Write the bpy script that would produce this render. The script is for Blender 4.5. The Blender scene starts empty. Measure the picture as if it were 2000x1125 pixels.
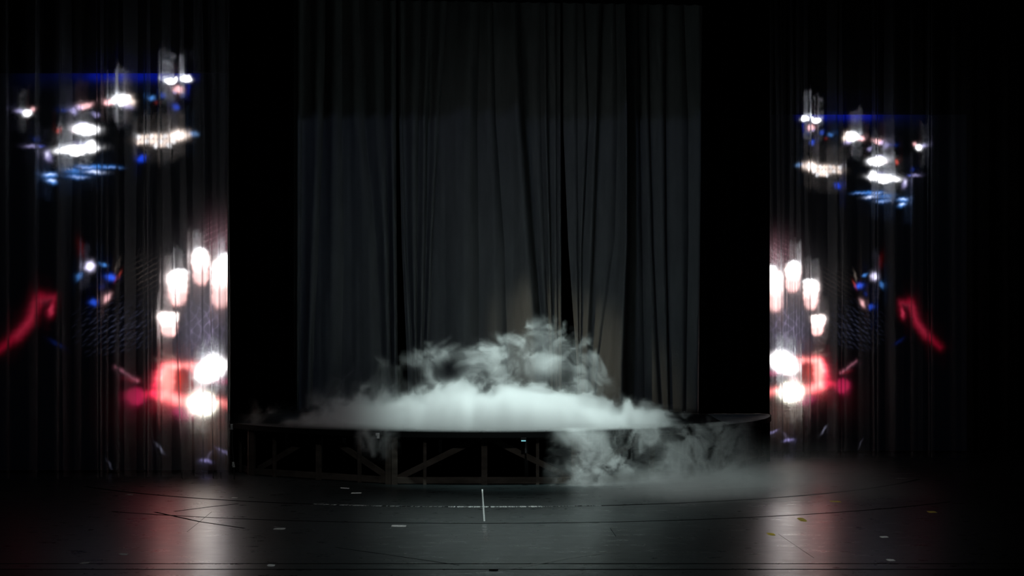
import bpy, math, random
import numpy as np
from mathutils import Vector

random.seed(7)
C = bpy.context.scene.collection
SC = bpy.context.scene
F = 3465.0            # focal length in pixels of the 2000 px wide frame
HZ = 606.0            # row of the eye level
EYE = 3.28            # lens height above the stage floor
def X_(px, D): return (px - 1000.0) * D / F
def Z_(py, D): return EYE - (py - HZ) * D / F
def floor_pt(px, py):
    D = EYE * F / (py - HZ)
    return (X_(px, D), D)

# ------------------------------------------------------------------ camera
cam_d = bpy.data.cameras.new('camera')
cam = bpy.data.objects.new('camera', cam_d)
C.objects.link(cam)
cam_d.sensor_width = 36.0
cam_d.lens = 36.0 * F / 2000.0
cam_d.shift_y = (HZ - 562.5) / 2000.0
cam_d.clip_end = 200
cam.location = (0, 0, EYE)
cam.rotation_euler = (math.pi / 2, 0, 0)
SC.camera = cam

# ------------------------------------------------------------------ world, exposure
w = bpy.data.worlds.new('world'); SC.world = w
w.use_nodes = True
w.node_tree.nodes['Background'].inputs[0].default_value = (0.5, 0.6, 0.7, 1)
w.node_tree.nodes['Background'].inputs[1].default_value = 0.0
SC.view_settings.view_transform = 'Standard'
SC.view_settings.look = 'None'
SC.view_settings.exposure = 0.0
SC.view_settings.gamma = 1.0
SC.view_settings.use_curve_mapping = False
cy = SC.cycles
cy.max_bounces = 6
cy.diffuse_bounces = 2
cy.glossy_bounces = 3
cy.transmission_bounces = 4
cy.transparent_max_bounces = 12
cy.volume_bounces = 2
cy.sample_clamp_indirect = 3.0
cy.caustics_reflective = False
cy.use_adaptive_sampling = True
cy.adaptive_threshold = 0.015

# ------------------------------------------------------------------ stage lamps
def spot(name, loc, target, power, size_deg, blend, color, radius=0.15):
    l = bpy.data.lights.new(name, 'SPOT')
    l.energy = power; l.spot_size = math.radians(size_deg); l.spot_blend = blend
    l.color = color; l.shadow_soft_size = radius
    o = bpy.data.objects.new(name, l); C.objects.link(o)
    o.location = loc
    o.rotation_euler = (Vector(target) - Vector(loc)).to_track_quat('-Z', 'Y').to_euler()
    return o
COOL = (0.80, 1.0, 0.97)
spot('overhead_spotlight', (-0.2, 30.6, 12.0), (0.15, 34.9, 1.2), 11500, 34, 1.0, COOL)
spot('spill_spotlight', (3.6, 27.5, 12.5), (3.5, 33.2, 0.4), 1900, 25, 1.0, COOL)
spot('cool_front_spotlight', (-5.0, 22.0, 18.0), (0.0, 39.5, 3.0), 400, 40, 0.5, (0.50, 0.64, 1.0), 0.4)
spot('neutral_front_spotlight', (-11.0, 17.0, 8.0), (0.5, 39.5, 6.5), 280, 17, 1.0, (0.95, 1.0, 0.98), 0.3)
spot('warm_side_spotlight', (-5.5, 32.5, 8.0), (1.35, 39.5, 2.1), 850, 18, 1.0, (1.0, 0.92, 0.62), 0.2)
spot('floor_wash_spotlight', (1.0, 20.0, 13.0), (0.5, 29.0, 0.0), 3400, 25, 1.0, (0.80, 1.0, 0.98), 0.4)
spot('broad_wash_spotlight', (0.0, 12.0, 14.0), (0.0, 26.2, 0.0), 3600, 44, 0.9, (0.95, 1.0, 0.98), 0.4)

# ------------------------------------------------------------------ helpers
def mat(name, col, rough=0.8, spec=0.3, bump=None, var=None, metal=0.0):
    m = bpy.data.materials.new(name); m.use_nodes = True
    nt = m.node_tree; b = nt.nodes['Principled BSDF']
    b.inputs['Base Color'].default_value = (*col, 1)
    b.inputs['Roughness'].default_value = rough
    b.inputs['Specular IOR Level'].default_value = spec
    b.inputs['Metallic'].default_value = metal
    tc = nt.nodes.new('ShaderNodeTexCoord')
    if var:
        sc, amt = var
        mp = nt.nodes.new('ShaderNodeMapping'); mp.inputs['Scale'].default_value = sc
        nt.links.new(tc.outputs['Object'], mp.inputs[0])
        n = nt.nodes.new('ShaderNodeTexNoise'); n.inputs['Scale'].default_value = 1.0
        n.inputs['Detail'].default_value = 6
        nt.links.new(mp.outputs[0], n.inputs[0])
        r = nt.nodes.new('ShaderNodeMapRange')
        r.inputs[1].default_value = 0.3; r.inputs[2].default_value = 0.7
        r.inputs[3].default_value = 1 - amt; r.inputs[4].default_value = 1 + amt
        nt.links.new(n.outputs[0], r.inputs[0])
        mx = nt.nodes.new('ShaderNodeVectorMath'); mx.operation = 'SCALE'
        mx.inputs[0].default_value = col
        nt.links.new(r.outputs[0], mx.inputs['Scale'])
        nt.links.new(mx.outputs[0], b.inputs['Base Color'])
    if bump:
        sc, st, dist = bump
        mp = nt.nodes.new('ShaderNodeMapping'); mp.inputs['Scale'].default_value = sc
        nt.links.new(tc.outputs['Object'], mp.inputs[0])
        n = nt.nodes.new('ShaderNodeTexNoise'); n.inputs['Scale'].default_value = 1.0
        n.inputs['Detail'].default_value = 5
        nt.links.new(mp.outputs[0], n.inputs[0])
        bp = nt.nodes.new('ShaderNodeBump'); bp.inputs['Strength'].default_value = st
        bp.inputs['Distance'].default_value = dist
        nt.links.new(n.outputs[0], bp.inputs['Height'])
        nt.links.new(bp.outputs[0], b.inputs['Normal'])
    return m

def mesh_obj(name, verts, faces, m, parent=None, smooth=False):
    me = bpy.data.meshes.new(name)
    me.from_pydata([tuple(v) for v in verts], [], faces)
    me.materials.append(m)
    if smooth:
        me.polygons.foreach_set('use_smooth', [True] * len(me.polygons))
    me.update()
    o = bpy.data.objects.new(name, me); C.objects.link(o)
    if parent: o.parent = parent
    return o

def grid_mesh(P):
    """P: array (ny, nx, 3) -> verts, faces"""
    ny, nx = P.shape[:2]
    idx = np.arange(nx * ny).reshape(ny, nx)
    f = np.stack([idx[:-1, :-1], idx[:-1, 1:], idx[1:, 1:], idx[1:, :-1]], -1).reshape(-1, 4)
    return P.reshape(-1, 3), f

def np_mesh(name, V, Fq, m, parent=None, smooth=True):
    me = bpy.data.meshes.new(name)
    me.vertices.add(len(V)); me.vertices.foreach_set('co', V.astype(np.float32).ravel())
    me.loops.add(Fq.size); me.loops.foreach_set('vertex_index', Fq.astype(np.int32).ravel())
    me.polygons.add(len(Fq))
    me.polygons.foreach_set('loop_start', np.arange(0, Fq.size, 4, dtype=np.int32))
    me.polygons.foreach_set('loop_total', np.full(len(Fq), 4, dtype=np.int32))
    me.update(calc_edges=True)
    me.polygons.foreach_set('use_smooth', np.full(len(Fq), smooth))
    me.materials.append(m)
    o = bpy.data.objects.new(name, me); C.objects.link(o)
    if parent: o.parent = parent
    return o

class MB:
    def __init__(s): s.v = []; s.f = []
    def box(s, x0, x1, y0, y1, z0, z1):
        n = len(s.v)
        s.v += [(x, y, z) for z in (z0, z1) for y in (y0, y1) for x in (x0, x1)]
        s.f += [tuple(n + i for i in q) for q in
                ((0, 2, 3, 1), (4, 5, 7, 6), (0, 1, 5, 4), (2, 6, 7, 3), (0, 4, 6, 2), (1, 3, 7, 5))]
        return s
    def bar(s, a, b, w, t, up=(0, 0, 1)):
        """rectangular bar from a to b; w across in the up plane, t the other way"""
        a = Vector(a); b = Vector(b); d = (b - a).normalized()
        side = d.cross(Vector(up))
        if side.length < 1e-4: side = Vector((1, 0, 0))
        side.normalize(); u = side.cross(d).normalized()
        n = len(s.v)
        for p in (a, b):
            for i, j in ((-1, -1), (1, -1), (1, 1), (-1, 1)):
                s.v.append(tuple(p + side * (i * t / 2) + u * (j * w / 2)))
        s.f += [tuple(n + i for i in q) for q in
                ((0, 1, 2, 3), (7, 6, 5, 4), (0, 4, 5, 1), (1, 5, 6, 2), (2, 6, 7, 3), (3, 7, 4, 0))]
        return s
    def tube(s, pts, r, k=8):
        pts = [Vector(p) for p in pts]; n = len(s.v)
        for i, p in enumerate(pts):
            d = (pts[min(i + 1, len(pts) - 1)] - pts[max(i - 1, 0)]).normalized()
            a = d.cross(Vector((0.3, 1, 0.1))).normalized(); b = d.cross(a)
            for q in range(k):
                an = 2 * math.pi * q / k
                s.v.append(tuple(p + a * math.cos(an) * r + b * math.sin(an) * r))
        for i in range(len(pts) - 1):
            for q in range(k):
                s.f.append((n + i * k + q, n + i * k + (q + 1) % k, n + (i + 1) * k + (q + 1) % k, n + (i + 1) * k + q))
        s.f.append(tuple(n + q for q in range(k))[::-1])
        s.f.append(tuple(n + (len(pts) - 1) * k + q for q in range(k)))
        return s
    def build(s, name, m, parent=None, smooth=False):
        return mesh_obj(name, s.v, s.f, m, parent, smooth)

def tag(o, label=None, cat=None, group=None, kind=None):
    if label: o['label'] = label
    if cat: o['category'] = cat
    if group: o['group'] = group
    if kind: o['kind'] = kind
    return o
def empty(name, loc):
    o = bpy.data.objects.new(name, None); C.objects.link(o); o.location = loc
    o.empty_display_size = 0.1
    return o
def part_of(o, root):
    """parent keeping the world position of geometry written in world coordinates"""
    o.parent = root
    o.matrix_parent_inverse = root.matrix_basis.inverted()
    return o
def root_at(name, loc):
    o = empty(name, loc)
    bpy.context.view_layer.update()
    return o

# ------------------------------------------------------------------ materials
M = {}
M['black_wall'] = mat('black painted wall', (0.004, 0.004, 0.004), 0.95, 0.05, bump=((3, 3, 3), 0.2, 0.02))
M['black_velvet'] = mat('black velvet', (0.0025, 0.0025, 0.0028), 1.0, 0.0, bump=((80, 80, 6), 0.3, 0.005))
M['grey_drape'] = mat('grey drape', (0.20, 0.20, 0.205), 0.95, 0.08,
                      bump=((14, 14, 60), 0.35, 0.01), var=((5, 5, 1.2), 0.10))
M['deck'] = mat('black deck paint', (0.022, 0.024, 0.024), 0.8, 0.1, var=((3, 3, 3), 0.35), bump=((12, 12, 12), 0.2, 0.004))
M['deck_grey'] = mat('worn grey deck paint', (0.26, 0.28, 0.275), 0.8, 0.12, var=((2.5, 6, 3), 0.4), bump=((12, 12, 12), 0.2, 0.004))
M['deck_edge'] = mat('black edge trim', (0.004, 0.004, 0.004), 0.95, 0.03, bump=((20, 20, 20), 0.1, 0.002))
M['timber'] = mat('raw timber', (0.045, 0.037, 0.031), 0.9, 0.08, var=((3, 3, 9), 0.35), bump=((6, 6, 40), 0.25, 0.004))
M['dark_steel'] = mat('dark steel', (0.10, 0.10, 0.105), 0.4, 0.5, metal=0.6, var=((9, 9, 9), 0.2))
M['metal'] = mat('bare metal', (0.6, 0.6, 0.6), 0.35, 0.5, metal=0.3, var=((40, 40, 40), 0.2))
M['cable'] = mat('black cable', (0.01, 0.01, 0.01), 0.5, 0.4, var=((9, 9, 9), 0.2))
M['casing'] = mat('black screen casing', (0.004, 0.004, 0.004), 0.8, 0.1, bump=((9, 9, 9), 0.1, 0.002))
M['tape_white'] = mat('white tape', (0.75, 0.77, 0.76), 0.7, 0.2, var=((30, 30, 30), 0.3))
M['tape_grey'] = mat('grey tape', (0.28, 0.29, 0.29), 0.7, 0.2, var=((30, 30, 30), 0.3))
M['tape_yellow'] = mat('yellow tape', (0.85, 0.68, 0.10), 0.7, 0.2, var=((30, 30, 30), 0.3))
M['tape_black'] = mat('black tape', (0.001, 0.001, 0.001), 0.8, 0.05, var=((30, 30, 30), 0.3))
M['seam'] = mat('dark floor joint', (0.0015, 0.0015, 0.0015), 0.9, 0.0, var=((9, 9, 9), 0.3))

def floor_material():
    m = mat('black stage vinyl', (0.0085, 0.012, 0.0127), 0.26, 0.24)
    nt = m.node_tree; b = nt.nodes['Principled BSDF']
    tc = nt.nodes.new('ShaderNodeTexCoord')
    def noise(scale, detail, rough=0.6):
        mp = nt.nodes.new('ShaderNodeMapping'); mp.inputs['Scale'].default_value = scale
        nt.links.new(tc.outputs['Object'], mp.inputs[0])
        n = nt.nodes.new('ShaderNodeTexNoise'); n.inputs['Scale'].default_value = 1
        n.inputs['Detail'].default_value = detail; n.inputs['Roughness'].default_value = rough
        nt.links.new(mp.outputs[0], n.inputs[0]); return n.outputs[0]
    def rng(src, a, b_, c, d):
        r = nt.nodes.new('ShaderNodeMapRange')
        for i, v in enumerate((a, b_, c, d)): r.inputs[i + 1].default_value = v
        nt.links.new(src, r.inputs[0]); return r.outputs[0]
    broad = noise((0.35, 0.5, 1), 5); fine = noise((1.8, 3.5, 1), 9, 0.75)
    r1 = rng(broad, 0.3, 0.7, 0.75, 1.3); r2 = rng(fine, 0.35, 0.7, 0.75, 1.7)
    mu = nt.nodes.new('ShaderNodeMath'); mu.operation = 'MULTIPLY'
    nt.links.new(r1, mu.inputs[0]); nt.links.new(r2, mu.inputs[1])
    sc = nt.nodes.new('ShaderNodeVectorMath'); sc.operation = 'SCALE'
    sc.inputs[0].default_value = (0.0085, 0.012, 0.0127)
    nt.links.new(mu.outputs[0], sc.inputs['Scale'])
    nt.links.new(sc.outputs[0], b.inputs['Base Color'])
    nt.links.new(rng(fine, 0.3, 0.7, 0.25, 0.34), b.inputs['Roughness'])
    bp = nt.nodes.new('ShaderNodeBump'); bp.inputs['Strength'].default_value = 0.012
    bp.inputs['Distance'].default_value = 0.002
    nt.links.new(fine, bp.inputs['Height']); nt.links.new(bp.outputs[0], b.inputs['Normal'])
    return m
M['floor'] = floor_material()

def sheer_material(name, op, scatter_col, rib_frac, rib_amp):
    """open-weave black gauze: see-through gaps, threads that scatter light, weft ribs that bend light up and down"""
    m = bpy.data.materials.new(name); m.use_nodes = True
    nt = m.node_tree; nt.nodes.clear()
    N = nt.nodes.new; L = nt.links.new
    out = N('ShaderNodeOutputMaterial')
    geo = N('ShaderNodeNewGeometry')
    dot = N('ShaderNodeVectorMath'); dot.operation = 'DOT_PRODUCT'
    L(geo.outputs['Normal'], dot.inputs[0]); L(geo.outputs['Incoming'], dot.inputs[1])
    ab = N('ShaderNodeMath'); ab.operation = 'ABSOLUTE'; L(dot.outputs['Value'], ab.inputs[0])
    mxx = N('ShaderNodeMath'); mxx.operation = 'MAXIMUM'; L(ab.outputs[0], mxx.inputs[0]); mxx.inputs[1].default_value = 0.06
    inv = N('ShaderNodeMath'); inv.operation = 'DIVIDE'; inv.inputs[0].default_value = 1.0; L(mxx.outputs[0], inv.inputs[1])
    pw = N('ShaderNodeMath'); pw.operation = 'POWER'; pw.inputs[0].default_value = 1 - op; L(inv.outputs[0], pw.inputs[1])
    opac = N('ShaderNodeMath'); opac.operation = 'SUBTRACT'; opac.inputs[0].default_value = 1.0; L(pw.outputs[0], opac.inputs[1])
    tr = N('ShaderNodeBsdfTransparent')
    tl = N('ShaderNodeBsdfTranslucent'); tl.inputs[0].default_value = (*scatter_col, 1)
    df = N('ShaderNodeBsdfDiffuse'); df.inputs[0].default_value = (0.02, 0.02, 0.021, 1)
    td = N('ShaderNodeMixShader'); td.inputs[0].default_value = 0.35
    L(tl.outputs[0], td.inputs[1]); L(df.outputs[0], td.inputs[2])
    # weft ribs: the normal rocks up and down from thread to thread
    tc = N('ShaderNodeTexCoord')
    sc = N('ShaderNodeVectorMath'); sc.operation = 'MULTIPLY'; sc.inputs[1].default_value = (31.7, 17.3, 947.0)
    L(tc.outputs['Object'], sc.inputs[0])
    wn = N('ShaderNodeTexWhiteNoise'); wn.noise_dimensions = '3D'; L(sc.outputs[0], wn.inputs['Vector'])
    mr = N('ShaderNodeMapRange'); mr.inputs[3].default_value = -1; mr.inputs[4].default_value = 1
    L(wn.outputs['Value'], mr.inputs[0])
    cube = N('ShaderNodeMath'); cube.operation = 'POWER'
    a2 = N('ShaderNodeMath'); a2.operation = 'ABSOLUTE'; L(mr.outputs[0], a2.inputs[0])
    L(a2.outputs[0], cube.inputs[0]); cube.inputs[1].default_value = 3.0
    sg = N('ShaderNodeMath'); sg.operation = 'SIGN'; L(mr.outputs[0], sg.inputs[0])
    ml = N('ShaderNodeMath'); ml.operation = 'MULTIPLY'; L(cube.outputs[0], ml.inputs[0]); L(sg.outputs[0], ml.inputs[1])
    m2 = N('ShaderNodeMath'); m2.operation = 'MULTIPLY'; L(ml.outputs[0], m2.inputs[0]); m2.inputs[1].default_value = rib_amp
    cx = N('ShaderNodeCombineXYZ'); L(m2.outputs[0], cx.inputs['Z'])
    sp = N('ShaderNodeSeparateXYZ'); L(geo.outputs['Normal'], sp.inputs[0])
    sy = N('ShaderNodeMath'); sy.operation = 'SIGN'; L(sp.outputs['Y'], sy.inputs[0]); L(sy.outputs[0], cx.inputs['Y'])
    sx = N('ShaderNodeMath'); sx.operation = 'MULTIPLY'; L(sp.outputs['X'], sx.inputs[0]); sx.inputs[1].default_value = 0.08; L(sx.outputs[0], cx.inputs['X'])
    ad = N('ShaderNodeVectorMath'); ad.operation = 'ADD'; L(cx.outputs[0], ad.inputs[0])
    nm = N('ShaderNodeVectorMath'); nm.operation = 'NORMALIZE'; L(ad.outputs[0], nm.inputs[0])
    rf = N('ShaderNodeBsdfRefraction'); rf.inputs['IOR'].default_value = 1.45
    rf.inputs['Roughness'].default_value = 0.0
    rf.inputs[0].default_value = (0.9, 0.95, 1.0, 1)
    L(nm.outputs[0], rf.inputs['Normal'])
    rm = N('ShaderNodeMixShader'); rm.inputs[0].default_value = rib_frac
    L(td.outputs[0], rm.inputs[1]); L(rf.outputs[0], rm.inputs[2])
    mx = N('ShaderNodeMixShader'); L(opac.outputs[0], mx.inputs[0]); L(tr.outputs[0], mx.inputs[1]); L(rm.outputs[0], mx.inputs[2])
    L(mx.outputs[0], out.inputs[0])
    return m
M['sheer'] = sheer_material('black gauze', 0.20, (0.075, 0.085, 0.088), 0.26, 1.1)
M['sheer_double'] = sheer_material('doubled black gauze', 0.30, (0.20, 0.23, 0.24), 0.36, 1.3)

# ------------------------------------------------------------------ the setting
def plane(name, vs, m):
    o = mesh_obj(name, vs, [(0, 1, 2, 3)], m); o['kind'] = 'structure'; return o
floor = MB().box(-15, 15, -4, 45, -0.3, 0).build('floor', M['floor']); tag(floor, kind='structure')
wb = MB().box(-15, 15, 44.6, 45, 0, 19).build('wall_back', M['black_wall']); tag(wb, kind='structure')
wl = MB().box(-15.3, -15, -4, 45, -0.3, 19).build('wall_left', M['black_wall']); tag(wl, kind='structure')
wr = MB().box(15, 15.3, -4, 45, -0.3, 19).build('wall_right', M['black_wall']); tag(wr, kind='structure')
cl = MB().box(-15.3, 15.3, -4, 45, 19, 19.2).build('ceiling', M['black_wall']); tag(cl, kind='structure')

def strip(name, pts, wdt, m, z=0.0015, parent=None, pix=True, frag=None):
    """ribbon lying on the floor; pts are floor points or picture points turned into floor points"""
    P = [Vector(floor_pt(*p)) if pix else Vector(p) for p in pts]
    mb = MB()
    for i in range(len(P) - 1):
        if frag and random.random() < frag: continue
        a, b = P[i], P[i + 1]
        ww = wdt * (random.uniform(0.4, 1.3) if frag else 1)
        mb.bar((a.x, a.y, z / 2), (b.x, b.y, z / 2), z, ww)
    return mb.build(name, m, parent)
CX, CD = -0.52, 39.3       # centre of the round platform
PR = 6.2                   # its radius
def arc(R, a0, a1, n=60):
    return [(CX + R * math.sin(math.radians(a0 + (a1 - a0) * i / n)), CD - R * math.cos(math.radians(a0 + (a1 - a0) * i / n))) for i in range(n + 1)]
strip('seam', arc(9.72, -50, 60), 0.08, M['seam'], parent=floor, pix=False)
strip('seam', arc(12.0, -30, 42), 0.06, M['seam'], parent=floor, pix=False)
strip('seam', [(-200, 1101), (2200, 1101)], 0.045, M['seam'], parent=floor)
strip('seam', [(-200, 1112), (2200, 1112)], 0.05, M['seam'], parent=floor)
strip('seam', [(302, 1000), (390, 1019), (478, 1032)], 0.05, M['seam'], parent=floor)
strip('seam', [(340, 999), (410, 990), (465, 984)], 0.05, M['seam'], parent=floor)
strip('seam', [(365, 1039), (390, 1019), (413, 1000)], 0.006, M['seam'], parent=floor)
strip('seam', [(1192, 1032), (1203, 1048)], 0.008, M['seam'], parent=floor)
strip('seam', [(1520, 1043), (1590, 1090)], 0.005, M['seam'], parent=floor)
tag(strip('scuff', arc(9.70, -17, 12, 240), 0.11, M['tape_grey'], z=0.002, parent=floor, pix=False, frag=0.3), 'pale worn edge of the curved floor joint')
tag(strip('scuff', arc(9.70, -3.2, 6, 120), 0.15, M['tape_white'], z=0.0025, parent=floor, pix=False, frag=0.35), 'bright chalky stretch of the curved floor joint')
strip('scuff', [(655, 1069), (760, 1084), (897, 1104)], 0.02, M['seam'], parent=floor)
tag(strip('scuff', [(974, 1114), (1040, 1103), (1100, 1091), (1205, 1076)], 0.12,
    mat('faint scuff', (0.028, 0.029, 0.028), 0.3, 0.26, var=((6, 6, 6), 0.5)), parent=floor), 'faint pale diagonal scuff')
line_pts = [(942 + (946 - 942) * i / 40, 956 + 62 * i / 40) for i in range(41)]
ctr = strip('centre_line', line_pts, 0.024, M['tape_white'], z=0.003)
tag(ctr, 'thin pale centre line running from the platform to the viewer', 'line')
blot = [(946 + random.uniform(-1.5, 1.5) + i * 0.1, 1024 + i * 0.8) for i in range(42)]
tag(strip('centre_line', blot, 0.06, M['tape_grey'], z=0.002, frag=0.25), 'blotchy worn chalk stretch below the thin centre line', 'line', kind='stuff')

# small tape marks on the floor
marks = [
 (665, 682, 953, 0.03, 'tape_white', 'short white tape mark nearest the platform, left of centre'),
 (686, 706, 963, 0.035, 'tape_white', 'white tape mark just in front of the one nearest the platform'),
 (453, 464, 972, 0.035, 'tape_white', 'small white tape mark below the edge of the left gauze curtain'),
 (535, 557, 1033, 0.04, 'tape_grey', 'dim grey tape mark alone on the dark floor left of centre'),
 (765, 793, 1027, 0.05, 'tape_white', 'longest white tape mark, left of the centre line'),
 (522, 537, 1104, 0.05, 'tape_grey', 'dim grey tape mark near the bottom edge, right of the left glow'),
 (955, 973, 1114, 0.05, 'tape_black', 'black tape mark at the bottom beside the centre line'),
 (233, 249, 1082, 0.04, 'tape_grey', 'grey tape mark just left of the red glow on the floor'),
 (157, 174, 1100, 0.04, 'tape_grey', 'dim grey tape mark in the bottom left corner'),
 (247, 260, 966, 0.03, 'tape_grey', 'faint tape mark close below the left gauze curtain hem'),
 (1719, 1734, 1049, 0.045, 'tape_white', 'upper of the two pale tape marks at the far right'),
 (1732, 1747, 1094, 0.045, 'tape_white', 'lower of the two pale tape marks at the far right'),
 (1750, 1770, 934, 0.03, 'tape_grey', 'faint grey tape mark under the right gauze curtain'),
 (1621, 1642, 979, 0.05, 'tape_yellow', 'long yellow tape mark beside the right glow, farthest back'),
 (1560, 1573, 1015, 0.13, 'tape_yellow', 'round yellow tape dot between the pale and the red glow'),
 (1499, 1513, 1043, 0.07, 'tape_yellow', 'yellow tape mark at the left rim of the right glow'),
 (1812, 1828, 1000, 0.06, 'tape_yellow', 'yellow tape mark farthest right'),
]
for x0, x1, y, wd, mm, lab in marks:
    a = Vector(floor_pt(x0, y)); b = Vector(floor_pt(x1, y + random.uniform(-0.5, 1.0)))
    n = 5; v = []
    for i in range(n):
        t = i / (n - 1); c = a.lerp(b, t)
        hw = wd * 1.9 * (0.75 + 0.25 * math.sin(math.pi * t)) * random.uniform(0.85, 1.1)
        v += [(c.x, c.y - hw, 0), (c.x, c.y + hw, 0), (c.x, c.y + hw, 0.003), (c.x, c.y - hw, 0.003)]
    f = [(0, 1, 2, 3), tuple(4 * (n - 1) + q for q in (3, 2, 1, 0))]
    for i in range(n - 1):
        o = 4 * i
        for q in range(4):
            f.append((o + q, o + 4 + q, o + 4 + (q + 1) % 4, o + (q + 1) % 4))
    tag(mesh_obj('tape_mark', v, f, M[mm]), lab, 'tape mark', 'tape marks on the stage floor')

# ------------------------------------------------------------------ masking drapes
def drape(name, D, px_l, px_r, z0, z1, m, disp, nx, nz, pw=None, parent=None, thick=0.012):
    """hanging cloth; px_l / px_r may be functions of the picture row"""
    zs = np.linspace(z0, z1, nz)
    u = np.linspace(0, 1, nx)
    P = np.zeros((nz, nx, 3))
    for j, z in enumerate(zs):
        row = HZ - (z - EYE) * F / D
        l = px_l(row) if callable(px_l) else px_l
        r = px_r(row) if callable(px_r) else px_r
        px = l + (r - l) * u
        x = X_(px, D)
        P[j, :, 0] = x; P[j, :, 1] = D + disp(px, row, z); P[j, :, 2] = z
    V, Fq = grid_mesh(P)
    o = np_mesh(name, V, Fq, m, parent)
    if thick:
        md = o.modifiers.new('thickness', 'SOLIDIFY'); md.thickness = thick; md.offset = 0
    return o
def wavy(seed, amp=0.09, per=0.42, D=39):
    rs = np.random.RandomState(seed)
    ks = [(2 * np.pi / (per * f), rs.uniform(0, 6.28), a) for f, a in ((1, 1), (0.61, 0.5), (1.9, 0.8), (0.37, 0.25))]
    def f(px, row, z):
        x = X_(px, D)
        return amp * sum(a * np.sin(k * x + p + 0.12 * np.sin(0.6 * z + p)) for k, p, a in ks) / 1.6
    return f
LD = 39.0
tag(drape('masking_drape', LD, 380, 573.5, 1.006, 12, M['black_velvet'], wavy(1), 160, 20),
    'black velvet masking drape between left gauze and grey curtain', 'drape', 'black masking drapes')
tag(drape('masking_drape', LD, lambda r: 1365 + (800 - r) * 0.009, 1502, 1.006, 12, M['black_velvet'], wavy(2), 130, 20),
    'black velvet masking drape between grey curtain and right gauze', 'drape', 'black masking drapes')
tag(drape('backdrop', 42.0, 380, 1560, 0.0, 12.5, M['black_velvet'], wavy(3, D=42), 400, 12),
    'black backdrop seen through the gaps of the grey curtain', 'drape')
bd = drape('border_drape', 36.0, 250, 1800, 9.75, 12.5, M['black_velvet'], wavy(4, 0.03, D=36), 400, 6)
tag(bd, 'black border drape along the top of the stage', 'drape')
def border_bottom():
    n = 300; V = []; f = []
    for i in range(n):
        px = 500 + 1000 * i / (n - 1)
        zb = Z_(1 + (px - 800) * 0.016, 38.4)
        y = 38.4 + 0.06 * math.sin(i * 0.9)
        V += [(X_(px, 38.4), y, zb), (X_(px, 38.4), y, 12.4)]
        if i: f.append((2 * i - 2, 2 * i, 2 * i + 1, 2 * i - 1))
    o = mesh_obj('border_drape', V, f, M['black_velvet'], smooth=True)
    md = o.modifiers.new('thickness', 'SOLIDIFY'); md.thickness = 0.012
    tag(o, 'black border drape covering the top of the grey curtain', 'drape')
border_bottom()

# ------------------------------------------------------------------ grey curtain in the middle
def itp(r, pts):
    return np.interp(r, [p[0] for p in pts], [p[1] for p in pts])
# edges: x along rows 0,240,480,700,810
ROWS = [-60, 0, 240, 480, 700, 810]
def E(*xs): return list(zip(ROWS, (xs[0],) + xs))
def panel(edges, bands, seed, name, label):
    """edges: fold lines as row->x tables; bands: (bulge, base) between them, towards the viewer"""
    rs = np.random.RandomState(seed)
    ph = rs.uniform(0, 6.28, 8)
    def disp(px, row, z):
        ex = np.array([itp(row, e) for e in edges])
        d = np.zeros_like(px)
        bases = [b[1] for b in bands]
        u_all = np.clip(np.searchsorted(ex, px, side='right') - 1, 0, len(bands) - 1)
        for k, (bulge, base, skew) in enumerate(bands):
            msk = u_all == k
            u = np.clip((px[msk] - ex[k]) / max(ex[k + 1] - ex[k], 1e-3), 0, 1)
            us = u ** (skew * 1.9)
            wpx = ex[k + 1] - ex[k]
            pb = bands[k - 1][1] if k > 0 else base
            nb = bands[k + 1][1] if k < len(bands) - 1 else base
            edge_l = np.exp(-(u * wpx / 5.0)); edge_r = np.exp(-((1 - u) * wpx / 5.0))
            bb = base + (pb - base) * 0.5 * edge_l + (nb - base) * 0.5 * edge_r
            d[msk] = -(bulge * 1.9 * np.sin(np.pi * us) ** 0.9 + bb)
        x = X_(px, 39.5)
        d += 0.005 * np.sin(x * 21 + ph[0] + 0.5 * np.sin(z * 0.7)) + 0.003 * np.sin(x * 37 + ph[1] + 0.3 * z) \
             + 0.02 * np.sin(x * 8.3 + ph[2] + 0.25 * z)
        return d
    o = drape(name, 39.75, lambda r: itp(r, edges[0]), lambda r: itp(r, edges[-1]), 1.006, 12.3,
              M['grey_drape'], disp, 420, 90)
    tag(o, label, 'curtain', 'grey curtain panels')
panel([E(572, 572, 573, 575, 578), E(592, 590, 588, 585, 583), E(636, 632, 622, 612, 610), E(668, 668, 672, 668, 662),
       E(700, 712, 735, 745, 748), E(748, 752, 760, 765, 768), E(774, 774, 775, 777, 778)],
      [(0.05, 0.06, 1), (0.10, 0.0, 1.2), (0.10, 0.03, 0.8), (0.10, 0.03, 1), (0.08, 0.02, 1), (0.09, 0.12, 1)],
      11, 'curtain_panel', 'leftmost grey curtain panel, ending at the narrow dark slit')
panel([E(779, 780, 785, 795, 799), E(786, 786, 793, 806, 810), E(822, 818, 815, 815, 815), E(845, 835, 832, 826, 824),
       E(873, 858, 845, 838, 834), E(938, 932, 935, 935, 935), E(962, 968, 985, 990, 990), E(1014, 1024, 1042, 1060, 1064),
       E(1054, 1056, 1064, 1072, 1076), E(1068, 1070, 1076, 1080, 1082), E(1086, 1088, 1088, 1090, 1090), E(1095, 1095, 1096, 1097, 1098)],
      [(0.03, 0.10, 1), (0.09, 0.0, 1), (0.07, 0.05, 1), (0.08, -0.03, 1), (0.16, 0.10, 1.2), (0.10, 0.12, 1), (0.15, 0.16, 1.4),
       (0.07, -0.08, 1), (0.08, 0.05, 1), (0.05, -0.06, 1), (0.04, 0.08, 1)],
      12, 'curtain_panel', 'widest grey curtain panel, in the middle behind the fog')
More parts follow.
